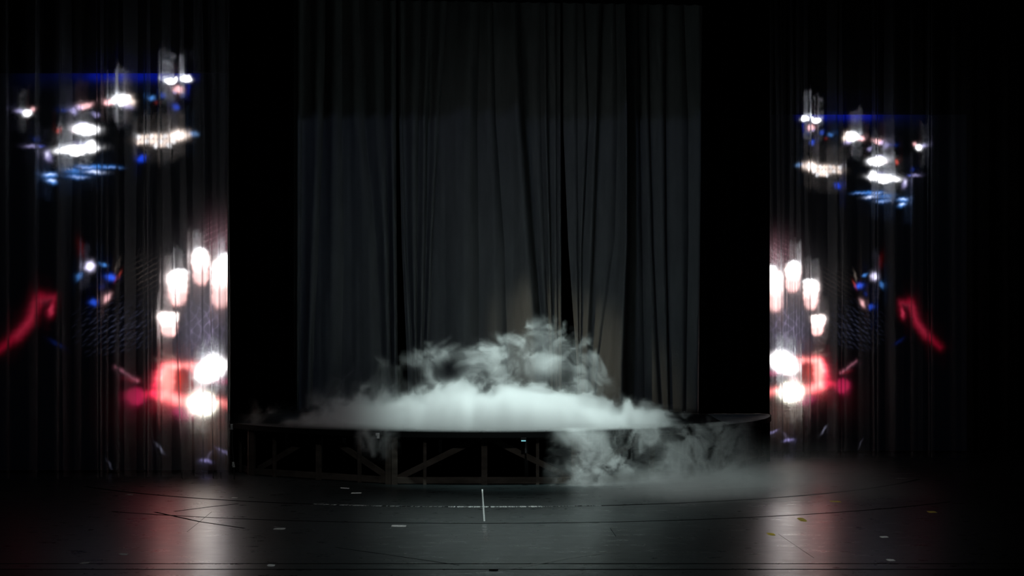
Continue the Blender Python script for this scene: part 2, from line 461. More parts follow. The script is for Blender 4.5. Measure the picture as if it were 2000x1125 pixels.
panel([E(1099, 1100, 1110, 1126, 1130), E(1127, 1128, 1129, 1131, 1133), E(1141, 1150, 1137, 1134, 1134), E(1178, 1168, 1160, 1150, 1145),
       E(1202, 1206, 1200, 1168, 1160), E(1221, 1225, 1226, 1222, 1222), E(1248, 1250, 1254, 1258, 1260),
       E(1266, 1269, 1276, 1286, 1292), E(1300, 1300, 1302, 1306, 1308), E(1335, 1344, 1344, 1340, 1338), E(1374, 1373, 1370, 1366, 1365)],
      [(0.05, -0.05, 1), (0.05, 0.05, 1), (0.10, 0.02, 1), (0.08, -0.02, 1), (0.26, 0.20, 1.5), (0.08, -0.14, 1),
       (0.05, 0.02, 1), (0.07, 0.0, 1), (0.07, -0.02, 1), (0.10, 0.10, 1)],
      13, 'curtain_panel', 'right-hand grey curtain panel with the bright warm-lit fold')

# ------------------------------------------------------------------ the video wall picture (left one; the right one is its mirror)
def picture(X, Y):
    """light of the blurred video, as a function of left-hand picture coordinates"""
    out = np.zeros(X.shape + (3,))
    X, Y = X + .8 * np.sin(.19 * Y + .13 * X) + .5 * np.sin(.47 * Y), Y + .7 * np.sin(.17 * X + .1 * Y) + .4 * np.sin(.53 * X)
    def add(mask, col): out[...] += mask[..., None] * np.array(col)
    def ell(cx, cy_, rx, ry, ang=0, I=1.0, col=(1, 1, 1), soft=0.16):
        a = math.radians(ang); dx = X - cx; dy = Y - cy_
        u = (dx * math.cos(a) + dy * math.sin(a)) / rx; v = (-dx * math.sin(a) + dy * math.cos(a)) / ry
        d = np.sqrt(u * u + v * v)
        add(I / (1 + np.exp(np.clip((d - 1) / soft, -30, 30))), col)
    def stroke(pts, I, col, soft=2.0):
        best = np.full(X.shape, 1e9)
        for (x0, y0, r0), (x1, y1, r1) in zip(pts[:-1], pts[1:]):
            vx, vy = x1 - x0, y1 - y0; L2 = vx * vx + vy * vy + 1e-6
            t = np.clip(((X - x0) * vx + (Y - y0) * vy) / L2, 0, 1)
            d = np.hypot(X - x0 - t * vx, Y - y0 - t * vy) - (r0 + (r1 - r0) * t)
            best = np.minimum(best, d)
        add(I / (1 + np.exp(np.clip(best / soft, -30, 30))), col)
    W = (1, 1, 1.05); WW = (1.0, 0.80, 0.70); PK = (1.0, 0.52, 0.55); LV = (0.55, 0.5, 0.95)
    BL = (0.03, 0.12, 1.0); SB = (0.10, 0.35, 1.0); RD = (1.0, 0.12, 0.08)
    # dark blue glow line along the top
    band = 1 / (1 + np.exp(-(Y - 143) / 1.2)) * 1 / (1 + np.exp((Y - 157) / 3.0))
    add(band * np.interp(X, [20, 100, 160, 190, 320, 380, 395], [0.0, 0.05, 0.25, 1.0, 1.0, 0.45, 0]), (0.0, 0.003, 0.16))
    add(1 / (1 + np.exp(-(Y - 145) / 2)) * 1 / (1 + np.exp((Y - 172) / 5.0)) * np.interp(X, [0, 60, 370, 400], [0, 1, 1, 0]), (0, 0.0004, 0.004))
    ell(333, 159, 9, 4.5, 0, 7, W); ell(342, 155, 3, 5, 20, 4, W); ell(363, 154, 9, 5.5, 0, 7, W)
    ell(348, 175, 8, 6, 10, 1.3, PK, .25); ell(341, 181, 4, 4, 0, 0.3, LV)
    ell(366, 172, 4, 14, 0, 0.12, (0.02, 0.05, 1.0), .3); ell(357, 185, 5, 5, 0, 0.1, BL, .3)
    ell(296, 192, 6, 4, 0, 0.55, SB, .3); ell(319, 186, 5, 4, 20, 0.3, BL, .3); ell(344, 209, 5, 5, 0, 0.45, BL, .3)
    ell(307, 200, 4, 3, 0, 0.06, RD, .4)
    ell(236, 196, 13, 8, 0, 5, W, .2); ell(246, 190, 8, 5, 0, 4, W); ell(252, 196, 8, 9, 0, 1.5, WW, .25); ell(213, 200, 8, 5, 0, 1.6, PK, .25)
    ell(249, 207, 8, 5, 20, 0.8, LV, .3); ell(260, 201, 4, 5, 0, 0.9, WW, .3)
    ell(167, 207, 11, 5, -12, 1.2, PK, .25); ell(155, 210, 5, 4, 0, 0.6, LV, .3); ell(143, 217, 5, 6, -30, 0.6, LV, .3)
    ell(128, 215, 9, 3, 0, 0.15, BL, .4); ell(187, 224, 6, 4, 15, 0.4, LV, .3)
    ell(53, 221, 7.5, 6, 0, 3, W, .2); ell(64, 214, 5, 4, 0, 0.8, PK, .3); ell(40, 217, 8, 3.5, 0, 0.45, LV, .3)
    ell(116, 255, 4, 5, 0, 0.45, RD, .3)
    ell(168, 253, 21, 9, 2, 5, W, .16); ell(148, 254, 6, 4, 0, 0.9, PK, .3); ell(160, 242, 8, 3, 0, 0.5, LV, .3)
    ell(150, 292, 33, 7, -4, 5, W, .16); ell(178, 286, 9, 9, 0, 4, W, .2); ell(150, 300, 12, 4, 0, 3, W, .2)
    ell(160, 279, 14, 3, 0, 0.25, LV, .4)
    ell(64, 286, 12, 3, 0, 0.35, LV, .3); ell(80, 285, 5, 2, 0, 0.2, BL, .4); ell(71, 273, 4, 4, 0, 0.12, BL, .4)
    ell(94, 304, 6, 9, -20, 0.55, LV, .25); ell(92, 302, 3, 4, 0, 0.5, W, .4)
    ell(98, 342, 10, 4, 0, 0.8, SB, .3); ell(101, 354, 8, 4, 10, 0.8, SB, .3); ell(98, 341, 7, 1.8, 0, 0.5, W, .4); ell(101, 353, 5, 2, 0, 0.6, W, .4)
    for (a, b, r, s, wv) in ((143, 334, 14, 4, .0), (150, 345, 16, 4, .1), (167, 326, 14, 3.2, .1), (183, 335, 16, 4.5, .35), (213, 326, 17, 3, .05), (188, 326, 10, 3, .0)):
        ell(a, b, r, s, 3, 0.42, (0.06, 0.30, 1.0), .3)
        if wv: ell(a + 3, b + 1, r * .7, s * .5, 3, wv * 2.0, W, .4)
    ell(277, 310, 8, 5.5, -25, 0.6, (0.01, 0.07, 1.0), .25)
    # the bead-like bright cluster
    ell(312, 272, 44, 13, -4, 0.22, WW, .12)
    for i in range(9):
        for j in range(2 + (i in (4, 5, 6, 7))):
            ell(270 + i * 8.6, 267.5 + j * 9.5 - i * 0.2 - (j == 2) * 1.5, 4.2, 4.6, 0, 0.8, WW if (i + j) % 3 else W, .22)
    ell(352, 264, 16, 10, -4, 1.3, WW, .18); ell(350, 264, 9, 6, 0, 1.0, W, .25); ell(379, 262, 7, 4, 0, 0.5, (0.25, 0.5, 1.0), .3)
    # small lights in the middle
    ell(158, 485, 5, 14, -10, 0.03, (1, 0.02, 0.02), .4)
    ell(176, 520, 7, 8, 10, 2.0, (0.75, 0.7, 1.0), .25); ell(202, 517, 6, 3, 15, 0.5, SB, .3); ell(155, 539, 4, 7, 30, 0.35, SB, .3)
    ell(217, 542, 8, 5, 0, 0.8, BL, .3); ell(231, 539, 3, 8, 25, 0.25, RD, .3); ell(229, 520, 2, 9, 20, 0.10, WW, .4)
    ell(209, 582, 5, 8, 30, 0.9, PK, .3); ell(183, 591, 6, 5, 0, 0.5, BL, .3); ell(199, 561, 4, 4, 0, 0.08, BL, .4)
    # far hand
    stroke([(-2, 684, 4), (18, 668, 6), (33, 657, 8), (48, 640, 7), (60, 626, 9), (68, 606, 8), (76, 580, 8), (92, 580, 4), (105, 580, 3), (104, 594, 4), (98, 612, 4)], 0.13, (1, 0.010, 0.07), 3.2)
    stroke([(33, 657, 1), (60, 625, 3), (72, 590, 3), (103, 583, 1)], 0.10, (1, 0.10, 0.2), 4.0)
    ell(100, 606, 4, 10, 15, 0.22, (1, 0.08, 0.18), .3)
    # haze of the video around the lanterns
    def gau(cx, cy_, sx, sy, I, col):
        add(I * np.exp(-((X - cx) / sx) ** 2 - ((Y - cy_) / sy) ** 2), col)
    gau(398, 575, 62, 80, 0.07, (1.0, 0.9, 1.0)); gau(440, 480, 38, 45, 0.13, (1, 0.45, 0.55)); gau(400, 700, 50, 60, 0.06, (0.8, 0.7, 1))
    gau(400, 640, 40, 40, 0.05, (0.7, 0.6, 1))
    # netting
    reg = np.exp(-((X - 405) / 42) ** 2 - ((Y - 638) / 45) ** 2)
    gx = (X + 4 * np.sin(Y * 0.11)) / 21.0; gy = (Y + 3 * np.sin(X * 0.13)) / 14.0
    net = np.abs(np.sin(np.pi * (gx + gy * 0.5))) * np.abs(np.sin(np.pi * (gx - gy * 0.5)))
    add(reg * np.exp(-(net / 0.16)) * 0.16, (0.75, 0.6, 1.0))
    sl = np.abs(np.sin(np.pi * (Y + 0.55 * X) / 11.0))
    add(np.exp(-((X - 432) / 40) ** 2 - ((Y - 478) / 34) ** 2) * np.exp(-(sl / 0.25)) * 0.2, (1, 0.5, 0.65))
    add(np.exp(-((X - 290) / 35) ** 2 - ((Y - 535) / 32) ** 2) * np.exp(-(sl / 0.25)) * 0.035, (1, 0.8, 0.7))
    rs = np.random.RandomState(4)
    for r in range(13):
        for c in range(10):
            cx = 146 + c * 15.5 + (r % 2) * 8 + rs.uniform(-2, 2); cy_ = 572 + r * 10.5 - c * 2.2 + rs.uniform(-2, 2)
            k = math.exp(-((cx - 235) / 62) ** 2 - ((cy_ - 640) / 45) ** 2)
            if k > 0.08: ell(cx, cy_, 5, 1.2, -32, 0.045 * k, (0.5, 0.55, 1.0), .4)
    # lanterns
    def lantern(cx, y0, y1, hw_t, hw_b, lean=0, I=9.0):
        t = np.clip((Y - y0) / (y1 - y0), 0, 1)
        hw = hw_t + (hw_b - hw_t) * t
        u = np.abs(X - cx - lean * t) / hw
        v = np.abs((Y - (y0 + y1) / 2) / ((y1 - y0) / 2))
        d = (u ** 3.2 + v ** 4.0) ** (1 / 3.5)
        mk = 1 / (1 + np.exp(np.clip((d - 1) / 0.055, -30, 30)))
        add(mk * 0.9, (1, 0.42, 0.40))
        mk2 = 1 / (1 + np.exp(np.clip((d - 0.9) / 0.07, -30, 30)))
        add(mk2 * (0.46 + I * np.clip(1.0 - 1.5 * t, 0, 1) ** 1.5), (1, 0.93, 0.88))
    lantern(347, 531, 597, 21.5, 17.5, 1); lantern(391, 491, 557, 18.5, 14, 2, 7); lantern(431, 509, 602, 17.5, 17, 0, 8)
    lantern(328, 610, 658, 22, 13, 3, 8); ell(392, 492, 10, 7, 0, 4, W); ell(352, 532, 12, 6, 0, 4, W); ell(440, 505, 9, 9, 0, 5, W, .2)
    # near hands with the bright ball
    RDH = (1.0, 0.025, 0.085); CR = (1.0, 0.62, 0.48)
    ell(356, 738, 19, 26, 0, 0.30, (1, 0.04, 0.03), .2)
    stroke([(303, 752, 5), (310, 736, 7), (322, 714, 7), (338, 712, 6), (360, 715, 6), (385, 716, 7)], 1.0, RDH, 3.0)
    stroke([(314, 740, 4), (325, 716, 4), (350, 714, 4), (388, 716, 6)], 0.8, CR, 3.0)
    ell(324, 742, 18, 29, 6, 0.7, RDH, .12); ell(328, 742, 11, 27, 6, 0.8, CR, .28)
    hd = np.sqrt(((X - 360) / 16.0) ** 2 + ((Y - 744) / 21.0) ** 2)
    hk = 1 / (1 + np.exp(np.clip((hd - 1) / .12, -30, 30)))
    out *= (1 - .93 * hk)[..., None]; add(hk * .16, (1, 0.05, 0.05)); ell(353, 742, 6, 17, 0, .35, (1, .08, .05), .3)
    stroke([(300, 769, 7), (330, 777, 14), (352, 780, 12), (372, 784, 10), (395, 788, 14), (425, 783, 7), (450, 792, 8)], 1.0, RDH, 2.6)
    stroke([(322, 772, 8), (350, 781, 8), (375, 785, 8), (400, 785, 10), (430, 785, 3), (449, 791, 4)], 0.75, CR, 3.5)
    ell(396, 789, 25, 20, 5, 4.0, (1, 0.98, 0.82), .16)
    ell(412, 722, 27, 18, -28, 9.0, (0.95, 1.0, 0.93), .12); ell(420, 716, 19, 20, 0, 5, W, .16); ell(412, 722, 31, 23, -25, 0.6, (1, 0.1, 0.3), .12)
    ell(389, 760, 10, 6, -15, 0.9, PK, .3); ell(440, 744, 14, 6, 0, 0.35, (1, 0.08, 0.3), .3)
    ell(266, 774, 20, 16, 8, 0.26, (1, 0.03, 0.16), .12); ell(258, 780, 12, 14, 0, 0.10, (1, 0.03, 0.16), .3); stroke([(286, 770, 6), (302, 769, 4)], 0.35, RDH, 3)
    ell(364, 806, 20, 11, 10, 0.32, (1, 0.12, 0.35), .25)
    ell(330, 797, 30, 10, 8, 0.10, (1, 0.02, 0.08), .4)
    stroke([(227, 717, 1.2), (248, 731, 1.8), (268, 744, 2.5)], 0.22, (1, 0.35, 0.5), 1.6); ell(260, 742, 12, 4, 10, 0.10, RDH, .4)
    stroke([(318, 690, 1), (343, 699, 1)], 0.10, WW, 1.8); stroke([(305, 703, 1), (330, 700, 1)], 0.07, WW, 1.8)
    gau(420, 835, 40, 45, 0.05, (1, 0.6, 0.5)); gau(275, 800, 60, 50, 0.006, (1, 0.1, 0.1))
    # stray ticks at the foot
    ell(438, 882, 11, 2.4, 26, 0.30, (0.55, 0.5, 1), .3); ell(448, 889, 4, 2, 20, 0.3, (0.7, 0.7, 1), .3)
    ell(402, 900, 8, 3, 12, 0.38, (0.5, 0.45, 1), .3); stroke([(403, 899, 1), (412, 884, .6)], 0.10, (0.7, 0.6, 1), 1.5)
    ell(313, 876, 9, 2, 50, 0.13, (0.7, 0.7, 1), .35); ell(214, 908, 8, 1.4, 62, 0.04, (0.7, 0.7, 1), .4); ell(112, 672, 12, 3, 30, 0.03, BL, .4)
    out += np.array((0.0003, 0.0004, 0.0007))
    return np.clip(out, 0, 8)
def screen_material():
    m = bpy.data.materials.new('video wall'); m.use_nodes = True
    nt = m.node_tree; nt.nodes.clear()
    out = nt.nodes.new('ShaderNodeOutputMaterial'); em = nt.nodes.new('ShaderNodeEmission')
    at = nt.nodes.new('ShaderNodeAttribute'); at.attribute_name = 'video'
    em.inputs[1].default_value = 1.5
    nt.links.new(at.outputs['Color'], em.inputs[0]); nt.links.new(em.outputs[0], out.inputs[0])
    m.cycles.emission_sampling = 'FRONT_BACK'
    return m
M['screen'] = screen_material()
def video_wall(D, px0, px1, py0, py1, remap, label, step=2.0):
    nx = int((px1 - px0) / step) + 1; ny = int((py1 - py0) / step) + 1
    px = np.linspace(px0, px1, nx); py = np.linspace(py1, py0, ny)
    PX, PY = np.meshgrid(px, py)
    P = np.stack([X_(PX, D), np.full(PX.shape, D), Z_(PY, D)], -1)
    V, Fq = grid_mesh(P)
    root = root_at('video_wall', (float(X_((px0 + px1) / 2, D)), D + 0.1, 0))
    col = picture(*remap(PX, PY)).reshape(-1, 3)
    o = np_mesh('screen', V, Fq, M['screen'], None, False)
    a = o.data.attributes.new('video', 'FLOAT_COLOR', 'POINT')
    a.data.foreach_set('color', np.concatenate([col, np.ones((len(col), 1))], 1).astype(np.float32).ravel())
    part_of(o, root)
    x0, x1 = float(X_(px0, D)), float(X_(px1, D)); z0, z1 = float(Z_(py1, D)), float(Z_(py0, D))
    c = MB().box(x0, x1, D + 0.003, D + 0.18, z0, z1).build('casing', M['casing']); part_of(c, root)
    f = MB().box(x0 - .02, x1 + .02, D - 0.01, D + 0.18, z1, z1 + .03).box(x0 - .02, x0, D - .01, D + .18, z0, z1) \
        .box(x1, x1 + .006, D - .01, D + .18, z0, z1).box(x0 - .02, x1 + .006, D - .01, D + .18, z0 - .03, z0).build('rim', M['casing']); part_of(f, root)
    for xx in np.linspace(x0 + .3, x1 - .3, 4):
        s = MB().box(xx - .04, xx + .04, D + .02, D + .16, 0, z0 - .03).build('foot', M['casing']); part_of(s, root)
    tag(root, label, 'video screen', 'video walls behind the gauze curtains')
LW, RW = 35.9, 41.0
video_wall(LW, -60, 444.5, 143, 918, lambda a, b: (a, b), 'left video wall glowing with lanterns and red hands behind gauze')
xr = [1500, 1515, 1530, 1551, 1584, 1636, 1663, 1713, 1763, 1795, 1830, 1890]
xl = [446, 430, 412, 392, 347, 277, 240, 167, 100, 52, 6, -75]
video_wall(RW, 1501.5, 1888, 224, 880, lambda a, b: (np.interp(a, xr, xl), 158 + (b - 235) / 0.842),
           'right video wall, smaller mirror picture of lanterns and red hands', 1.7)

# ------------------------------------------------------------------ gauze curtains
def sheer_disp(D, folds, seed):
    rs = np.random.RandomState(seed)
    ph = rs.uniform(0, 6.28, 8)
    def f(px, row, z):
        x = X_(px, D)
        d = 0.035 * np.sin(x * 6.1 + ph[0] + 0.15 * np.sin(z)) + 0.02 * np.sin(x * 14.7 + ph[1]) + 0.005 * np.sin(x * 33.0 + ph[2] + 0.1 * z)
        amp = 0.5 + 0.5 * np.sin(x * 2.3 + ph[3])
        d = d + 0.003 * amp * np.sin(x * 71.0 + ph[4])
        for (cx, w_, a, lean) in folds:
            c = cx + lean * (row - 600) / 400.0
            d = d - a * np.exp(-((px - c) / w_) ** 2)
        return d
    return f
lf = [(128, 10, .30, -2), (196, 5, .20, 1), (247, 14, .42, 2), (322, 11, .36, 0), (353, 7, .34, 14), (288, 6, .16, 0),
      (378, 9, .22, 3), (402, 7, .26, 2), (418, 5, .26, 6), (436, 7, .24, 3), (300, 4, .10, 1), (215, 5, .10, 0), (85, 14, .3, -3), (30, 12, .28, 2), (165, 6, .12, 0)]
c1 = drape('gauze_curtain', 34.5, -120, lambda r: 446 + max(0, (r - 600)) * 0.022, 0.02, 12, M['sheer'], sheer_disp(34.5, lf, 21), 1150, 30, thick=0)
tag(c1, 'black gauze curtain hanging in folds before the left video wall', 'curtain', 'black gauze curtains')
rf = [(1508, 5, .16, 1), (1520, 6, .30, 3), (1533, 4, .16, 0), (1547, 7, .26, 0), (1560, 4, .20, 1), (1575, 6, .28, -1), (1592, 5, .12, 0), (1626, 10, .34, 0),
      (1645, 6, .18, 0), (1672, 8, .16, 0), (1707, 5, .30, 0), (1735, 10, .30, 0), (1773, 7, .14, 0), (1813, 6, .26, 0), (1850, 10, .2, 0)]
c2 = drape('gauze_curtain', 39.35, 1501, 1990, 0.02, 12, M['sheer'], sheer_disp(39.35, rf, 22), 1100, 30, thick=0)
tag(c2, 'black gauze curtain hanging in folds before the right video wall', 'curtain', 'black gauze curtains')

def pleats(curtain, D, spans, z0, seed):
    # narrow strips where the gauze is doubled over in a pleat
    rs = np.random.RandomState(seed)
    for (a, b, la, lb, off) in spans:
        p1, p2 = rs.uniform(0, 6.28, 2); wob = rs.uniform(1.0, 2.0)
        l = lambda r, a=a, la=la, p1=p1, wob=wob: a + la * (r - 300) / 600.0 + wob * math.sin(r * 0.006 + p1)
        q = lambda r, b=b, lb=lb, p2=p2, wob=wob: b + lb * (r - 300) / 600.0 + wob * math.sin(r * 0.008 + p2)
        def dsp(px, row, z, off=off, l=l, q=q):
            lo, hi = l(row), q(row)
            return off - 0.03 * np.sin(np.pi * np.clip((px - lo) / (hi - lo), 0, 1))
        o = drape('pleat', D, l, q, z0, 12, M['sheer_double'], dsp, 14, 40, thick=0)
        o.parent = curtain
pleats(c1, 34.5, [(116, 136, 2, 0, .16), (193, 199, 1, 1, .14), (238, 264, 2, -2, .17), (284, 290, 0, 2, .15), (313, 331, 0, 1, .19), (347, 360, 4, 12, .21),
                  (374, 396, 2, 6, .16), (412, 446, 8, 0, .15), (66, 74, 0, 0, .14), (425, 437, 3, 4, .18)], 0.03, 31)
pleats(c2, 39.35, [(1502, 1512, -1, 0, .14), (1517, 1532, 6, 3, .16), (1544, 1552, 1, 1, .15), (1558, 1568, 0, 1, .17), (1573, 1581, 0, 0, .15), (1618, 1637, 0, -2, .16),
                   (1643, 1649, 0, 0, .18), (1704, 1711, 0, 0, .15), (1730, 1746, 0, 0, .17), (1811, 1817, 0, 0, .15)], 0.03, 32)

# ------------------------------------------------------------------ the round platform
plat = root_at('round_platform', (CX, CD - 2, 0))
tag(plat, 'round raised platform on open timber framing, covered in fog', 'platform')
def clip_half(poly, f):
    out = []
    for i in range(len(poly)):
        a, b = poly[i], poly[(i + 1) % len(poly)]
        fa, fb = f(a), f(b)
        if fa >= 0: out.append(a)
        if (fa >= 0) != (fb >= 0):
            t = fa / (fa - fb); out.append((a[0] + (b[0] - a[0]) * t, a[1] + (b[1] - a[1]) * t))
    return out
def circle_poly(n=360): return [(CX + (PR - 0.03) * math.sin(2 * math.pi * i / n), CD - (PR - 0.03) * math.cos(2 * math.pi * i / n)) for i in range(n)]
xs = [4.30 - 1.22 * k for k in range(9, -1, -1)] + [6.0]
xs = [-7.0] + xs
ys = [33.0, 34.3, 36.74, 39.18, 41.4]
gap = 0.004
for i in range(len(xs) - 1):
    for j in range(len(ys) - 1):
        p = circle_poly()
        x0, x1, y0, y1 = xs[i] + gap, xs[i + 1] - gap, ys[j] + (gap if j else 0), ys[j + 1] - gap
        for f in (lambda q: q[0] - x0, lambda q: x1 - q[0], lambda q: q[1] - y0, lambda q: y1 - q[1]):
            p = clip_half(p, f)
            if len(p) < 3: break
        if len(p) < 3: continue
        n = len(p); zt = 1.0 + random.uniform(-0.001, 0.001)
        v = [(a, b, 0.962) for a, b in p] + [(a, b, zt) for a, b in p]
        fc = [tuple(range(n))[::-1], tuple(range(n, 2 * n))] + [(q, (q + 1) % n, n + (q + 1) % n, n + q) for q in range(n)]
        light = i == len(xs) - 2
        o = mesh_obj('deck_panel', v, fc, M['deck_grey'] if light else M['deck'])
        if light: o['label'] = 'lighter grey worn deck panel at the right end'
        part_of(o, plat)
mb = MB(); n = 150; a0, a1 = -110, 110
for i in range(n):
    t0 = math.radians(a0 + (a1 - a0) * i / n); t1 = math.radians(a0 + (a1 - a0) * (i + 1) / n)
    q = len(mb.v)
    for t in (t0, t1):
        for (r, z) in ((PR - 0.028, 0.90), (PR, 0.90), (PR, 1.002), (PR - 0.028, 1.002)):
            mb.v.append((CX + r * math.sin(t), CD - r * math.cos(t), z))
    for k in range(4): mb.f.append((q + k, q + (k + 1) % 4, q + 4 + (k + 1) % 4, q + 4 + k))
part_of(mb.build('edge_trim', M['deck_edge']), plat)
# timber frames standing under the rim
FR = PR - 0.10
half = 1.74; th = 2 * math.asin(half / FR)
for k in range(-2, 3):
    a = k * th; apo = FR * math.cos(th / 2)
    cx, cyy = CX + apo * math.sin(a), CD - apo * math.cos(a)
    tx, ty = math.cos(a), math.sin(a)
    fr = root_at('timber_frame', (cx, cyy, 0)); part_of(fr, plat)
    bpy.context.view_layer.update()
    def P(u, z, off=0.0): return (cx + tx * u + math.sin(a) * -off, cyy + ty * u + math.cos(a) * off, z)
    def addp(name, m_, *args, **kw):
        o = MB().bar(*args, **kw).build(name, m_)
        o.parent = fr; o.matrix_parent_inverse = fr.matrix_world.inverted()
    up = (0, 0, 1); nrm = (math.sin(a), -math.cos(a), 0)
    addp('rail', M['timber'], P(-half, 0.075), P(half, 0.075), 0.12, 0.05)
    addp('rail', M['timber'], P(-half, 0.90), P(half, 0.90), 0.11, 0.05)
    for u in (-half + .05, -1.12, 0.0, 1.0, half - .05):
        big = abs(u) > 1.6 or u == 0
        addp('post', M['timber'], P(u, 0.0, -.05), P(u, 0.955, -.05), 0.11 if big else 0.06, 0.05, up=(tx, ty, 0))
    for s in (-1, 1):
        addp('brace', M['timber'], P(s * (half - .12), 0.12, .05), P(s * 0.06, 0.88, .05), 0.11, 0.045)
# inner supports, seen dimly between the frames
for (px, D, nm) in ((628, 35.6, 'support'), (672, 36.5, 'support'), (750, 35.0, 'support'), (1028, 35.0, 'support'), (1185, 35.2, 'support'),
                    (1300, 35.6, 'support'), (560, 36.8, 'support'), (860, 36.8, 'support'), (1410, 36.9, 'support')):
    x = X_(px, D)
    part_of(MB().box(x - .035, x + .035, D - .035, D + .035, 0, .96).build(nm, M['dark_steel']), plat)
# little hardware hanging at the rim
c = MB().tube([(X_(1026, 32.98), 33.3, .95), (X_(1026, 32.98), 33.28, .80), (X_(1027, 33), 33.28, .6)], .018).build('hanging_cable', M['dark_steel'])
tag(c, 'short cable end hanging under the platform, right of the centre line', 'cable')
em = bpy.data.materials.new('cyan indicator'); em.use_nodes = True
b = em.node_tree.nodes['Principled BSDF']; b.inputs['Base Color'].default_value = (.1, .3, .35, 1)
b.inputs['Emission Color'].default_value = (0.35, 0.9, 1, 1); b.inputs['Emission Strength'].default_value = 0.6
x = X_(1022.5, 33.05)
ind = root_at('indicator_light', (x, 33.05, Z_(861, 33.05)))
tag(ind, 'tiny cyan indicator light under the platform rim', 'light')
zz = Z_(861, 33.05)
part_of(MB().box(x - .05, x + .05, 33.055, 33.13, zz - .02, zz + .05).build('housing', M['casing']), ind)
part_of(MB().box(x - .042, x + .042, 33.045, 33.056, zz - .009, zz + .009).build('lens', em), ind)
def connector_cable():
    D = 34.3; x = X_(453.5, D)
    r = root_at('hanging_cable', (x, D, 0)); tag(r, 'thin black cable with metal connectors beside the left gauze edge', 'cable')
    part_of(MB().tube([(x - .005, D, 1.05), (x, D, .9), (x + .005, D, .6), (x + .03, D, .3), (x + .04, D, .01)], .012).build('cord', M['cable']), r)
    for (py, h, dx) in ((833, .045, -.008), (905, .03, .025), (909, .02, .033)):
        z = Z_(py, D)
        part_of(MB().box(x + dx - .018, x + dx + .018, D - .03, D + .01, z - h, z + h).box(x + dx - .024, x + dx + .024, D - .035, D + .012, z - h - .012, z - h).build('connector', M['metal']), r)
connector_cable()
x = X_(738.5, 33.2); zc = Z_(851, 33.2)
tag(MB().box(x - .025, x + .025, 33.19, 33.22, zc - .05, zc + .05).box(x - .045, x - .02, 33.19, 33.22, zc + .0, zc + .05).build('metal_bracket', M['metal']),
    'small metal bracket under the platform rim by the left fog spill', 'bracket')

# ------------------------------------------------------------------ fog
RSN = np.random.RandomState(5)
LAT = RSN.rand(64, 64, 64).astype(np.float32)
def vnoise(x, y, z):
    xi = np.floor(x).astype(np.int32); yi = np.floor(y).astype(np.int32); zi = np.floor(z).astype(np.int32)
    fx = (x - xi).astype(np.float32); fy = (y - yi).astype(np.float32); fz = (z - zi).astype(np.float32)
    fx = fx * fx * (3 - 2 * fx); fy = fy * fy * (3 - 2 * fy); fz = fz * fz * (3 - 2 * fz)
    x0 = xi & 63; x1 = (xi + 1) & 63; y0 = yi & 63; y1 = (yi + 1) & 63; z0 = zi & 63; z1 = (zi + 1) & 63
    def l(a, b, t): return a + (b - a) * t
    return l(l(l(LAT[x0, y0, z0], LAT[x1, y0, z0], fx), l(LAT[x0, y1, z0], LAT[x1, y1, z0], fx), fy),
             l(l(LAT[x0, y0, z1], LAT[x1, y0, z1], fx), l(LAT[x0, y1, z1], LAT[x1, y1, z1], fx), fy), fz)
def fbm(x, y, z, f, n, g=0.5):
    s = 0; a = 1.0; t = 0
    for i in range(n):
        s = s + a * vnoise(x * f + 13.7 * i, y * f + 7.1 * i, z * f + 3.3 * i); t += a; a *= g; f *= 2.03
    return s / t
def ss(a, b, v):
    t = np.clip((v - a) / (b - a), 0, 1); return t * t * (3 - 2 * t)
